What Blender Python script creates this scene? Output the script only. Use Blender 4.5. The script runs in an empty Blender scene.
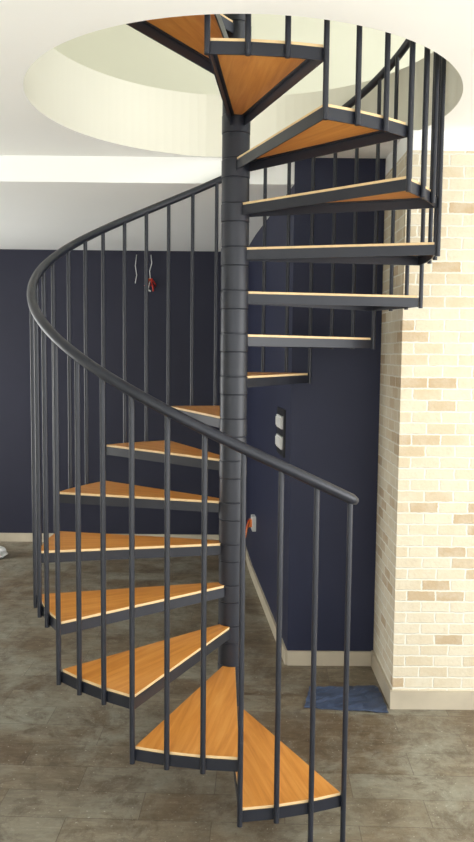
import bpy, bmesh, math, random
from mathutils import Vector, Matrix
random.seed(4)
S=bpy.context.scene
try:
    S.view_settings.view_transform='Standard'; S.view_settings.look='None'
    S.view_settings.exposure=0.0
except Exception: pass

# ---------------- helpers ----------------
def lin(c):
    return tuple(((v/255)/12.92 if v/255<=0.04045 else ((v/255+0.055)/1.055)**2.4) for v in c)+(1.0,)
class NT:
    def __init__(s,name):
        s.m=bpy.data.materials.new(name); s.m.use_nodes=True
        s.t=s.m.node_tree; s.b=s.t.nodes['Principled BSDF']
    def n(s,typ,**kw):
        x=s.t.nodes.new(typ)
        for k,v in kw.items(): setattr(x,k,v)
        return x
    def l(s,a,b): s.t.links.new(a,b)
def ramp(nt,fac,stops):
    r=nt.n('ShaderNodeValToRGB'); el=r.color_ramp.elements
    while len(el)>1: el.remove(el[-1])
    el[0].position=stops[0][0]; el[0].color=stops[0][1]
    for p,c in stops[1:]:
        e=el.new(p); e.color=c
    nt.l(fac,r.inputs['Fac']); return r.outputs['Color']
def mixc(nt,f,a,b,mode='MIX'):
    m=nt.n('ShaderNodeMix',data_type='RGBA',blend_type=mode)
    for sock,v in ((m.inputs[0],f),(m.inputs[6],a),(m.inputs[7],b)):
        if hasattr(v,'links'): nt.l(v,sock)
        else: sock.default_value=v
    return m.outputs[2]
def bump(nt,h,st,d=0.01):
    b=nt.n('ShaderNodeBump'); b.inputs['Strength'].default_value=st; b.inputs['Distance'].default_value=d
    nt.l(h,b.inputs['Height']); nt.l(b.outputs[0],nt.b.inputs['Normal'])
def noise(nt,vec,sc,det=5,ro=.5,di=0):
    g=nt.n('ShaderNodeTexNoise'); g.inputs['Scale'].default_value=sc; g.inputs['Detail'].default_value=det
    g.inputs['Roughness'].default_value=ro; g.inputs['Distortion'].default_value=di
    nt.l(vec,g.inputs['Vector']); return g

def paint(name,c,rough=0.6,var=0.08,scale=3,bs=0.05,metal=0.0,spec=0.5):
    nt=NT(name); tc=nt.n('ShaderNodeTexCoord')
    no=noise(nt,tc.outputs['Object'],scale)
    a=lin(c); lo=tuple(v*(1-var) for v in a[:3])+(1,); hi=tuple(min(1,v*(1+var)) for v in a[:3])+(1,)
    nt.l(ramp(nt,no.outputs['Fac'],[(0.3,lo),(0.7,hi)]),nt.b.inputs['Base Color'])
    nt.b.inputs['Roughness'].default_value=rough; nt.b.inputs['Metallic'].default_value=metal
    nt.b.inputs['Specular IOR Level'].default_value=spec
    if bs:
        n2=noise(nt,tc.outputs['Object'],scale*40); bump(nt,n2.outputs['Fac'],bs,0.002)
    return nt.m
M_steel=paint('painted_steel',(31,34,43),0.40,0.12,6,0.05,spec=.45)
M_navy=paint('navy_wall_paint',(36,37,52),0.6,0.10,1.6,0.08,spec=.3)
M_navy2=paint('navy_partition_paint',(36,40,62),0.55,0.08,1.6,0.08,spec=.3)
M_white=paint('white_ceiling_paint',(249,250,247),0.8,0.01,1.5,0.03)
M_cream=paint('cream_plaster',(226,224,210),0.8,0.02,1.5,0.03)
M_cream2=paint('cream_upper_wall',(234,232,216),0.8,0.03,1.0,0.03)
M_base=paint('beige_skirting_tile',(186,175,154),0.45,0.12,5,0.03)
M_blue=paint('blue_sheet',(66,78,102),0.5,0.35,9,0.2)
M_whitepl=paint('white_plastic',(225,225,222),0.35,0.02,5,0.0)
M_red=paint('red_wire',(190,50,38),0.4,0.05,5,0.0)
M_orange=paint('orange_wire',(225,120,50),0.4,0.05,5,0.0)
M_dark=paint('dark_plastic',(25,25,28),0.4,0.05,5,0.0)
M_debris=paint('plaster_crumb',(205,203,192),0.9,0.1,30,0.1)
M_bounce=paint('pale_bounce_ground',(222,220,214),0.8,0.08,2,0.1)  # pale unseen ground, added to bounce sun up to the ceiling

def wood():
    nt=NT('varnished_orange_wood'); tc=nt.n('ShaderNodeTexCoord'); mp=nt.n('ShaderNodeMapping')
    mp.inputs['Scale'].default_value=(1.2,16,16); nt.l(tc.outputs['UV'],mp.inputs['Vector'])
    no=noise(nt,mp.outputs[0],2.2,7,.6,.5)
    col=ramp(nt,no.outputs['Fac'],[(0.25,lin((192,122,50))),(0.5,lin((216,146,68))),(0.75,lin((230,166,90)))])
    nt.l(col,nt.b.inputs['Base Color'])
    nt.b.inputs['Roughness'].default_value=.36; nt.b.inputs['Coat Weight'].default_value=.3; nt.b.inputs['Coat Roughness'].default_value=.2
    bump(nt,no.outputs['Fac'],.06,.002); return nt.m
M_wood=wood()
M_woodedge=paint('raw_wood_edge',(222,192,144),0.5,0.08,30,0.05)

def brick():
    nt=NT('cream_brick'); tc=nt.n('ShaderNodeTexCoord'); sx=nt.n('ShaderNodeSeparateXYZ'); nt.l(tc.outputs['Object'],sx.inputs[0])
    ad=nt.n('ShaderNodeMath',operation='ADD'); nt.l(sx.outputs[0],ad.inputs[0]); nt.l(sx.outputs[1],ad.inputs[1])
    cb=nt.n('ShaderNodeCombineXYZ'); nt.l(ad.outputs[0],cb.inputs[0]); nt.l(sx.outputs[2],cb.inputs[1])
    no=noise(nt,cb.outputs[0],24,5,.6)
    dm=nt.n('ShaderNodeVectorMath',operation='MULTIPLY_ADD'); nt.l(no.outputs['Color'],dm.inputs[0]); dm.inputs[1].default_value=(.018,.012,0); nt.l(cb.outputs[0],dm.inputs[2])
    br=nt.n('ShaderNodeTexBrick'); br.inputs['Scale'].default_value=1; br.inputs['Brick Width'].default_value=.155; br.inputs['Row Height'].default_value=.060
    br.inputs['Mortar Size'].default_value=.0055; br.inputs['Mortar Smooth'].default_value=.5; br.inputs['Bias'].default_value=-.1
    br.inputs['Color1'].default_value=(0,0,0,1); br.inputs['Color2'].default_value=(1,1,1,1); br.inputs['Mortar'].default_value=(.5,.5,.5,1)
    nt.l(dm.outputs[0],br.inputs['Vector'])
    c=ramp(nt,br.outputs['Color'],[(0.0,lin((188,166,134))),(0.06,lin((204,188,158))),(0.3,lin((212,200,174))),(0.7,lin((218,208,184))),(0.93,lin((211,197,170))),(1.0,lin((204,184,154)))])
    n3=noise(nt,cb.outputs[0],9,6,.7)
    f3=ramp(nt,n3.outputs['Fac'],[(.45,(0,0,0,1)),(.8,(.6,.6,.6,1))])
    c=mixc(nt,f3,c,lin((222,216,198)))
    n5=noise(nt,cb.outputs[0],40,6,.7)
    f5=ramp(nt,n5.outputs['Fac'],[(.5,(0,0,0,1)),(.75,(.4,.4,.4,1))])
    c=mixc(nt,f5,c,lin((188,172,144)))
    c=mixc(nt,br.outputs['Fac'],c,lin((230,226,212)))
    nt.l(c,nt.b.inputs['Base Color']); nt.b.inputs['Roughness'].default_value=.8
    iv=nt.n('ShaderNodeMath',operation='SUBTRACT'); iv.inputs[0].default_value=1; nt.l(br.outputs['Fac'],iv.inputs[1])
    n4=noise(nt,cb.outputs[0],60,4); a2=nt.n('ShaderNodeMath',operation='MULTIPLY_ADD'); nt.l(n4.outputs['Fac'],a2.inputs[0]); a2.inputs[1].default_value=.5; nt.l(iv.outputs[0],a2.inputs[2])
    bump(nt,a2.outputs[0],.6,.007); return nt.m
M_brick=brick()

def floorm():
    nt=NT('worn_wood_look_floor_tile'); tc=nt.n('ShaderNodeTexCoord'); mp=nt.n('ShaderNodeMapping')
    mp.inputs['Rotation'].default_value=(0,0,math.radians(2)); mp.inputs['Location'].default_value=(.35,.08,0)
    nt.l(tc.outputs['Object'],mp.inputs['Vector'])
    br=nt.n('ShaderNodeTexBrick'); br.inputs['Scale'].default_value=1; br.inputs['Brick Width'].default_value=.6; br.inputs['Row Height'].default_value=.2
    br.inputs['Mortar Size'].default_value=.0022; br.inputs['Mortar Smooth'].default_value=.5; br.offset=.5
    br.inputs['Color1'].default_value=(0,0,0,1); br.inputs['Color2'].default_value=(1,1,1,1); br.inputs['Mortar'].default_value=(.5,.5,.5,1)
    nt.l(mp.outputs[0],br.inputs['Vector'])
    m2=nt.n('ShaderNodeMapping'); m2.inputs['Scale'].default_value=(1.6,6,1); nt.l(mp.outputs[0],m2.inputs['Vector'])
    om=nt.n('ShaderNodeVectorMath',operation='MULTIPLY_ADD'); nt.l(br.outputs['Color'],om.inputs[0]); om.inputs[1].default_value=(7,5,0); nt.l(m2.outputs[0],om.inputs[2])
    g=noise(nt,om.outputs[0],2.4,10,.75,1.0)
    gc=ramp(nt,g.outputs['Fac'],[(0.32,lin((64,52,38))),(0.46,lin((100,86,66))),(0.56,lin((122,109,88))),(0.70,lin((156,148,128)))])
    pc=ramp(nt,br.outputs['Color'],[(0,lin((84,68,50))),(.4,lin((112,98,78))),(.7,lin((128,120,102))),(1,lin((146,146,132)))])
    c=mixc(nt,.45,gc,pc)
    du=noise(nt,tc.outputs['Object'],1.6,10,.78,.4)
    df=ramp(nt,du.outputs['Fac'],[(.46,(0,0,0,1)),(.62,(.7,.7,.7,1))])
    c=mixc(nt,df,c,lin((150,150,136)))
    st_=noise(nt,tc.outputs['Object'],6,10,.8,.4)
    sfx=ramp(nt,st_.outputs['Fac'],[(.49,(0,0,0,1)),(.62,(.7,.7,.7,1))])
    c=mixc(nt,sfx,c,lin((84,70,54)))
    sc=noise(nt,tc.outputs['Object'],22,8,.8,1.5)
    scf=ramp(nt,sc.outputs['Fac'],[(.58,(0,0,0,1)),(.68,(.5,.5,.5,1))])
    c=mixc(nt,scf,c,lin((172,170,158)))
    sp=noise(nt,tc.outputs['Object'],70,3)
    sf=ramp(nt,sp.outputs['Fac'],[(.67,(0,0,0,1)),(.72,(.7,.7,.7,1))])
    c=mixc(nt,sf,c,lin((192,190,178)))
    mf=nt.n('ShaderNodeMath',operation='MULTIPLY'); nt.l(br.outputs['Fac'],mf.inputs[0]); mf.inputs[1].default_value=.6
    c=mixc(nt,mf.outputs[0],c,lin((70,64,54)))
    nt.l(c,nt.b.inputs['Base Color'])
    rr=ramp(nt,st_.outputs['Fac'],[(.3,(.28,.28,.28,1)),(.7,(.5,.5,.5,1))]); nt.l(rr,nt.b.inputs['Roughness'])
    bump(nt,g.outputs['Fac'],.15,.003); return nt.m
M_floor=floorm()

def newobj(name,bm,mats,parent=None):
    me=bpy.data.meshes.new(name); bmesh.ops.recalc_face_normals(bm,faces=bm.faces[:]); bm.to_mesh(me); bm.free()
    for m in mats: me.materials.append(m)
    o=bpy.data.objects.new(name,me); S.collection.objects.link(o)
    if parent: o.parent=parent
    return o
def empty(name,loc=(0,0,0)):
    e=bpy.data.objects.new(name,None); e.location=loc; e.empty_display_size=.1; S.collection.objects.link(e); return e
def prism(bm,pts,z0,z1,mat=0):
    b=[bm.verts.new((x,y,z0)) for x,y in pts]; t=[bm.verts.new((x,y,z1)) for x,y in pts]
    n=len(pts)
    f=bm.faces.new(b[::-1]); f.material_index=mat; f=bm.faces.new(t); f.material_index=mat
    for i in range(n):
        f=bm.faces.new((b[i],b[(i+1)%n],t[(i+1)%n],t[i])); f.material_index=mat
def box(bm,x0,x1,y0,y1,z0,z1,mat=0): return prism(bm,[(x0,y0),(x1,y0),(x1,y1),(x0,y1)],z0,z1,mat)
def cyl(bm,x,y,r,z0,z1,n=16,mat=0,prof=None):
    prof=prof or [(r,z0),(r,z1)]
    for (ra,za),(rb,zb) in zip(prof,prof[1:]):
        a=[bm.verts.new((x+ra*math.cos(2*math.pi*i/n),y+ra*math.sin(2*math.pi*i/n),za)) for i in range(n)]
        b=[bm.verts.new((x+rb*math.cos(2*math.pi*i/n),y+rb*math.sin(2*math.pi*i/n),zb)) for i in range(n)]
        for i in range(n):
            f=bm.faces.new((a[i],a[(i+1)%n],b[(i+1)%n],b[i])); f.smooth=True; f.material_index=mat
    for (rr,zz) in (prof[0],prof[-1]):
        c=[bm.verts.new((x+rr*math.cos(2*math.pi*i/n),y+rr*math.sin(2*math.pi*i/n),zz)) for i in range(n)]
        bm.faces.new(c).material_index=mat
def tube(bm,pts,r,n=12,mat=0):
    pts=[Vector(p) for p in pts]; rings=[]
    for i,p in enumerate(pts):
        t=(pts[min(i+1,len(pts)-1)]-pts[max(i-1,0)]).normalized()
        up=Vector((0,0,1)) if abs(t.z)<.95 else Vector((1,0,0))
        s=t.cross(up).normalized(); u=s.cross(t)
        rr=r[i] if isinstance(r,list) else r
        rings.append([bm.verts.new(p+rr*(math.cos(2*math.pi*k/n)*s+math.sin(2*math.pi*k/n)*u)) for k in range(n)])
    for a,b in zip(rings,rings[1:]):
        for i in range(n):
            f=bm.faces.new((a[i],a[(i+1)%n],b[(i+1)%n],b[i])); f.smooth=True; f.material_index=mat
    bm.faces.new(rings[0][::-1]).material_index=mat; bm.faces.new(rings[-1]).material_index=mat

# ---------------- spiral staircase ----------------
RISE=.2; R=.9128; RR=.9256; A0=.5011; D=.4597; HR=1.1676; NT_=17
def pol(r,a): return (r*math.sin(a),-r*math.cos(a))
st=empty('spiral_staircase')
bm=bmesh.new()
cyl(bm,0,0,.0620,0,4.35,48)
cyl(bm,0,0,.14,0,.012,40)
for i in range(4):
    x,y=pol(.11,i*math.pi/2+.4); cyl(bm,x,y,.012,.012,.03,6)
newobj('center_pole',bm,[M_steel],st)
bm=bmesh.new()
for k in range(1,NT_+1):
    z=RISE*k
    cyl(bm,0,0,.066,0,0,48,prof=[(.0625,z-.084),(.0662,z-.081),(.0662,z-.003),(.0625,z)])
    cyl(bm,0,0,.066,0,0,48,prof=[(.062,z+.003),(.0645,z+.005),(.0645,z+.112),(.062,z+.114)])
newobj('tread_hub_sleeves',bm,[M_steel],st)

def inset(pts,d):
    n=len(pts); out=[]
    for i in range(n):
        p0=Vector(pts[i-1]); p1=Vector(pts[i]); p2=Vector(pts[(i+1)%n])
        e1=(p1-p0).normalized(); e2=(p2-p1).normalized()
        n1=Vector((-e1.y,e1.x)); n2=Vector((-e2.y,e2.x)); b=(n1+n2); b=b/ (1+n1.dot(n2))
        out.append(tuple(p1+b*d))
    return out
def area(p): return sum(p[i][0]*p[(i+1)%len(p)][1]-p[(i+1)%len(p)][0]*p[i][1] for i in range(len(p)))
def ring(bm,outer,inner,z0,z1):
    n=len(outer)
    V=[[bm.verts.new((x,y,z)) for x,y in pp] for pp,z in ((outer,z0),(outer,z1),(inner,z1),(inner,z0))]
    for i in range(n):
        j=(i+1)%n
        for a,b in ((0,1),(1,2),(2,3),(3,0)):
            bm.faces.new((V[a][i],V[a][j],V[b][j],V[b][i]))
for k in range(1,NT_+1):
    z=RISE*k; al=A0-(k-1)*D; at=al-D; am=(al+at)/2
    u=Vector(pol(1,am)); s=Vector((-u.y,u.x))
    pl=pol(R,al); hw=.034
    in1=u*.05+s*hw; in2=u*.05-s*hw
    o=[pol(R,al),pol(.905,al-D/3),pol(.905,al-2*D/3),pol(R,at)]
    if (Vector(pl)-in1).length>(Vector(pl)-in2).length: in1,in2=in2,in1
    poly=[tuple(in1)]+o+[tuple(in2)]
    if area(poly)<0: poly=poly[::-1]
    FT=z-.012; FB=FT-.044
    bm=bmesh.new()
    ring(bm,poly,inset(poly,.006),FB,FT)
    ring(bm,inset(poly,.0055),inset(poly,.020),FT-.006,FT-.0005)
    newobj('tread_frame_%d'%k,bm,[M_steel],st)
    bm=bmesh.new()
    prism(bm,inset(poly,.004),FT,z,0)
    uv=bm.loops.layers.uv.new('UVMap')
    for f in bm.faces:
        side=abs((f.verts[0].co-f.verts[2].co).z)>.001
        f.material_index=1 if side else 0
        for l in f.loops:
            c=Vector(l.vert.co[:2]); l[uv].uv=(c.dot(u)+k*3.7,c.dot(s)+k*1.3)
    w=newobj('tread_board_%d'%k,bm,[M_wood,M_woodedge],st)
    bv=w.modifiers.new('b','BEVEL'); bv.width=.0015; bv.segments=2; bv.limit_method='ANGLE'

bm=bmesh.new()
def railz(a): return RISE*(1+(A0-a)/D)+HR
for j in range(0,3*NT_+1):
    a=A0-j*D/3; corner=(j%3==0); r=RR-.0015 if corner else .9155
    x,y=pol(r,a); zt=railz(a)-.005
    if j<2: zb=0
    elif corner: zb=RISE*(j//3)-.062
    else: zb=RISE*(1+j//3)-.062
    cyl(bm,x,y,.0105,zb,zt,14)
newobj('balusters',bm,[M_steel],st)
bm=bmesh.new(); pts=[];N=340
a_s=A0+.03; a_e=A0-NT_*D-.1
for i in range(N+1):
    a=a_s+(a_e-a_s)*i/N; x,y=pol(RR,a); pts.append((x,y,railz(a)))
rad=[.0205]*(N+1); rad[0]=.014; rad[-1]=.014
tube(bm,pts,rad,16)
newobj('handrail',bm,[M_steel],st)

# ---------------- room shell ----------------
YF=-5.2
bm=bmesh.new(); box(bm,-4.2,4.6,YF,4.3,-.1,0); box(bm,-9,10,-16,YF,-.12,-.02,1); newobj('floor',bm,[M_floor,M_bounce])  # second box is not room floor: unseen bounce ground added outside
CZ=3.05; UZ=3.4; YB=.955; HC=(.03,0); HRD=.978
bm=bmesh.new(); x0,x1,y0,y1=-4.2-HC[0],4.6-HC[0],YF,YB+.02
angs=[2*math.pi*i/120 for i in range(120)]+[math.atan2(cy,cx)%(2*math.pi) for cx in(x0,x1) for cy in (y0,y1)]
angs=sorted(set(angs)); IN=[];OUT=[]
for a in angs:
    c,s_=math.cos(a),math.sin(a)
    ip=(HRD*c+HC[0],min(HRD*s_,YB-.001)); t=min((x1/c if c>1e-9 else 1e9),(x0/c if c<-1e-9 else 1e9),(y1/s_ if s_>1e-9 else 1e9),(y0/s_ if s_<-1e-9 else 1e9))
    IN.append(ip); OUT.append((t*c+HC[0],t*s_))
n=len(angs); V={}
for nm,pp in(('i',IN),('o',OUT)):
    for z in(CZ,UZ): V[nm,z]=[bm.verts.new((x,y,z)) for x,y in pp]
for i in range(n):
    j=(i+1)%n
    bm.faces.new((V['i',CZ][i],V['i',CZ][j],V['o',CZ][j],V['o',CZ][i]))
    bm.faces.new((V['i',UZ][i],V['i',UZ][j],V['o',UZ][j],V['o',UZ][i]))
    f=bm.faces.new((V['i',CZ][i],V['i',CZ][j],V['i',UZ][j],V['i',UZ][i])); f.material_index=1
    bm.faces.new((V['o',CZ][i],V['o',CZ][j],V['o',UZ][j],V['o',UZ][i]))
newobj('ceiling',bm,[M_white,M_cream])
bm=bmesh.new(); box(bm,-4.2,4.6,YB+.02,4.3,2.90,UZ); newobj('ceiling_rear',bm,[M_white])
bm=bmesh.new(); box(bm,-4.2,.1,4.05,4.3,0,2.90); newobj('wall_back',bm,[M_navy])
bm=bmesh.new(); box(bm,-4.2,-4.0,YF,1.0,0,2.90); box(bm,-4.2,-4.0,3.4,4.05,0,2.90); box(bm,-4.2,-4.0,1.0,3.4,0,.5); box(bm,-4.2,-4.0,1.0,3.4,2.5,2.9)
newobj('wall_left',bm,[M_cream])
bm=bmesh.new()
for a_,b_,c_,d_ in((1.0,1.05,.5,2.5),(3.35,3.4,.5,2.5),(2.17,2.22,.5,2.5)): box(bm,-4.14,-4.06,a_,b_,c_,d_)
box(bm,-4.14,-4.06,1.05,3.35,.5,.55); box(bm,-4.14,-4.06,1.05,3.35,2.45,2.5)
newobj('added_window_1',bm,[M_whitepl])  # unseen frame and wall opening added to go with the left fill lamp
P=[(.345,YB),(.88,YB),(4.6,YB),(4.6,4.3),(.1,4.3),(.1,4.05),(.175,2.9)]
bm=bmesh.new(); prism(bm,P,0,2.90); box(bm,.345,.88,YB,YB+.018,2.9,3.05); newobj('wall_partition',bm,[M_navy2])
bm=bmesh.new(); box(bm,.875,4.6,.37,YB,0,2.95,0); newobj('wall_right',bm,[M_brick])
bm=bmesh.new(); box(bm,.875,4.6,.37,YB,2.95,3.05); newobj('trim_1',bm,[M_white])
bm=bmesh.new(); box(bm,-4.0,.1,4.035,4.05,0,.085); newobj('baseboard_back',bm,[M_base])
bm=bmesh.new(); box(bm,.345,.875,YB-.014,YB,0,.09); newobj('baseboard_partition',bm,[M_base])
bm=bmesh.new(); prism(bm,[(.345,YB),(.175,2.9),(.1,4.05),(.085,4.05),(.16,2.9),(.33,YB)][::-1],0,.09); newobj('baseboard_passage',bm,[M_base])
bm=bmesh.new(); box(bm,.861,4.6,.356,.37,0,.1); box(bm,.861,.875,.37,YB-.014,0,.1); newobj('baseboard_right',bm,[M_base])
bm=bmesh.new(); box(bm,-4.2,4.6,2.6,2.8,UZ,6); newobj('wall_upper_back',bm,[M_cream2])
bm=bmesh.new(); box(bm,-4.2,-2.6,YF,2.6,UZ,6); newobj('wall_upper_left',bm,[M_cream2])
bm=bmesh.new(); box(bm,-4.2,4.6,YF,YF+.2,UZ,6); newobj('upper_front_sun_block',bm,[M_cream2])  # unseen wall added to keep sun out of the upper storey
bm=bmesh.new(); box(bm,-4.2,4.6,YF,2.8,6,6.1); newobj('ceiling_upper',bm,[M_cream2])

# ---------------- small things ----------------
bm=bmesh.new(); nx,ny=14,10
g=[[None]*(ny+1) for _ in range(nx+1)]
c0=[Vector((.40,.36)),Vector((.845,.30)),Vector((.845,.64)),Vector((.45,.62))]
for i in range(nx+1):
    for j in range(ny+1):
        u_,v_=i/nx,j/ny
        p=(c0[0]*(1-u_)+c0[1]*u_)*(1-v_)+(c0[3]*(1-u_)+c0[2]*u_)*v_
        g[i][j]=bm.verts.new((p.x+random.uniform(-.004,.004),p.y+random.uniform(-.004,.004),.004+random.random()*.008))
for i in range(nx):
    for j in range(ny): bm.faces.new((g[i][j],g[i+1][j],g[i+1][j+1],g[i][j+1]))
o=newobj('blue_plastic_sheet',bm,[M_blue]); m=o.modifiers.new('s','SOLIDIFY'); m.thickness=.003
bm=bmesh.new()
for i in range(60):
    x,y=random.uniform(-1.0,1.0),random.uniform(-1.45,-.97)
    s_=random.uniform(.0015,.004)
    mt=Matrix.Translation((x,y,s_*.5))@Matrix.Rotation(random.random()*6,4,'Z')@Matrix.Diagonal((s_*1.4,s_,s_*.7,1))
    bmesh.ops.create_icosphere(bm,subdivisions=1,radius=1,matrix=mt)
newobj('plaster_debris',bm,[M_debris])

p1=Vector((.345,YB,0)); p2=Vector((.175,2.9,0)); du_=(p2-p1).normalized(); nn=Vector((-du_.y,du_.x,0))
if nn.x>0: nn=-nn
def onwall(y,z,off=0):
    t=(y-p1.y)/du_.y; q=p1+du_*t+nn*off; q.z=z; return q
def wallbox(bm,y,z,w,h,d0,d1,mat):
    c=[onwall(y,z)+du_*(sx*w/2)+nn*dd+Vector((0,0,sz*h/2)) for dd in(d0,d1) for sx,sz in((-1,-1),(1,-1),(1,1),(-1,1))]
    v=[bm.verts.new(q) for q in c]
    for q in ((0,1,2,3),(4,5,6,7),(0,1,5,4),(1,2,6,5),(2,3,7,6),(3,0,4,7)): bm.faces.new([v[i] for i in q]).material_index=mat
bm=bmesh.new()
wallbox(bm,1.30,1.41,.30,.30,0,.012,0)
for i in range(2): 
    wallbox(bm,1.30,1.475-.13*i,.22,.08,.012,.022,1)
    for q in(-.07,0,.07): wallbox(bm,1.30+q,1.475-.13*i,.05,.055,.022,.030,1)
newobj('light_switch_panel',bm,[M_dark,M_whitepl])
bm=bmesh.new()
wallbox(bm,2.72,.5,.12,.12,0,.03,0); wallbox(bm,2.72,.5,.06,.06,.03,.05,1)
for i in range(4):
    q=onwall(2.72,.5,.04); pts=[q+Vector((-.02*t-.01*math.sin(i),.02*(i-1.5)*t,.03*math.sin(t*2+i)-.02*t*t)) for t in[0,.5,1,1.5,2,2.5]]
    tube(bm,pts,.006,8,[1,2,0,1][i])
newobj('wall_socket_with_wires',bm,[M_whitepl,M_orange,M_red])
bm=bmesh.new()
X,Y=-.82,4.045
tube(bm,[(X,Y,2.86),(X+.01,Y-.02,2.78),(X-.01,Y-.03,2.7),(X,Y-.035,2.6)],.004,8,0)
for i in range(6):
    a=i*1.05; tube(bm,[(X,Y-.035,2.62),(X+.03*math.cos(a),Y-.04,2.6+.03*math.sin(a)),(X+.055*math.cos(a),Y-.05,2.56+.045*math.sin(a)),(X+.03*math.cos(a+.6),Y-.05,2.53+.03*math.sin(a))],.008,8,[1,1,2,1,0,1][i])
tube(bm,[(X-.14,Y,2.86),(X-.15,Y-.03,2.75),(X-.135,Y-.04,2.66),(X-.15,Y-.04,2.58)],.004,8,0)
newobj('hanging_wires',bm,[M_whitepl,M_red,M_orange])
bm=bmesh.new(); bmesh.ops.create_icosphere(bm,subdivisions=4,radius=1)
for v in bm.verts:
    k=1+.18*math.sin(v.co.x*9+v.co.z*5)*math.cos(v.co.y*8); v.co=Vector((v.co.x*.13*k-2.22,v.co.y*.1*k+3.4,max(0,(v.co.z*.6+.45)*.11*k)))
newobj('crumpled_plastic_bag',bm,[M_whitepl])

# camera
yaw,pitch,roll=.0047,.0860,.0099; C=Vector((0,-3.7282,1.9085)); F=783.55
fw=Vector((math.sin(yaw)*math.cos(pitch),math.cos(yaw)*math.cos(pitch),-math.sin(pitch)))
r=Vector((math.cos(yaw),-math.sin(yaw),0)); u=r.cross(fw)
r2=r*math.cos(roll)+u*math.sin(roll); u2=-r*math.sin(roll)+u*math.cos(roll)
cd=bpy.data.cameras.new('camera'); co=bpy.data.objects.new('camera',cd); S.collection.objects.link(co)
mm=Matrix((r2,u2,-fw)).transposed().to_4x4(); mm.translation=C; co.matrix_world=mm
cd.sensor_fit='VERTICAL'; cd.sensor_height=36; cd.lens=F/842*36; cd.clip_start=.05
S.camera=co

# light
w=bpy.data.worlds.new('sky'); S.world=w; w.use_nodes=True
w.node_tree.nodes['Background'].inputs[0].default_value=(.93,.97,1,1); w.node_tree.nodes['Background'].inputs[1].default_value=2.3
def arealight(name,loc,rot,sx,sy,p,c=(1,1,1)):
    l=bpy.data.lights.new(name,'AREA'); l.shape='RECTANGLE'; l.size=sx; l.size_y=sy; l.energy=p; l.color=c
    o=bpy.data.objects.new(name,l); o.location=loc; o.rotation_euler=rot; S.collection.objects.link(o)
sl=bpy.data.lights.new('sun','SUN'); sl.energy=11.5; sl.angle=.02; sl.color=(1,.985,.955)
so=bpy.data.objects.new('sun',sl); so.rotation_euler=Vector((.15,.5,-.87)).to_track_quat('-Z','Y').to_euler(); so.location=(0,-10,8); S.collection.objects.link(so)
arealight('added_side_daylight',(4.4,-2.5,1.5),(math.radians(90),0,math.radians(90)),4,2.4,150,(1,.985,.95))  # unseen area lamp added as daylight from the open right side
arealight('left_fill_light',(-4.25,2.2,1.5),(math.radians(90),0,math.radians(-90)),2.3,2.0,75,(1,.99,.96))  # added fill lamp, brightens rear ceiling and back wall
arealight('upper_fill_light',(2.5,-2.5,5.5),(math.radians(35),math.radians(30),0),3,3,95,(1,.995,.97))  # lamp added upstairs to brighten the stair opening
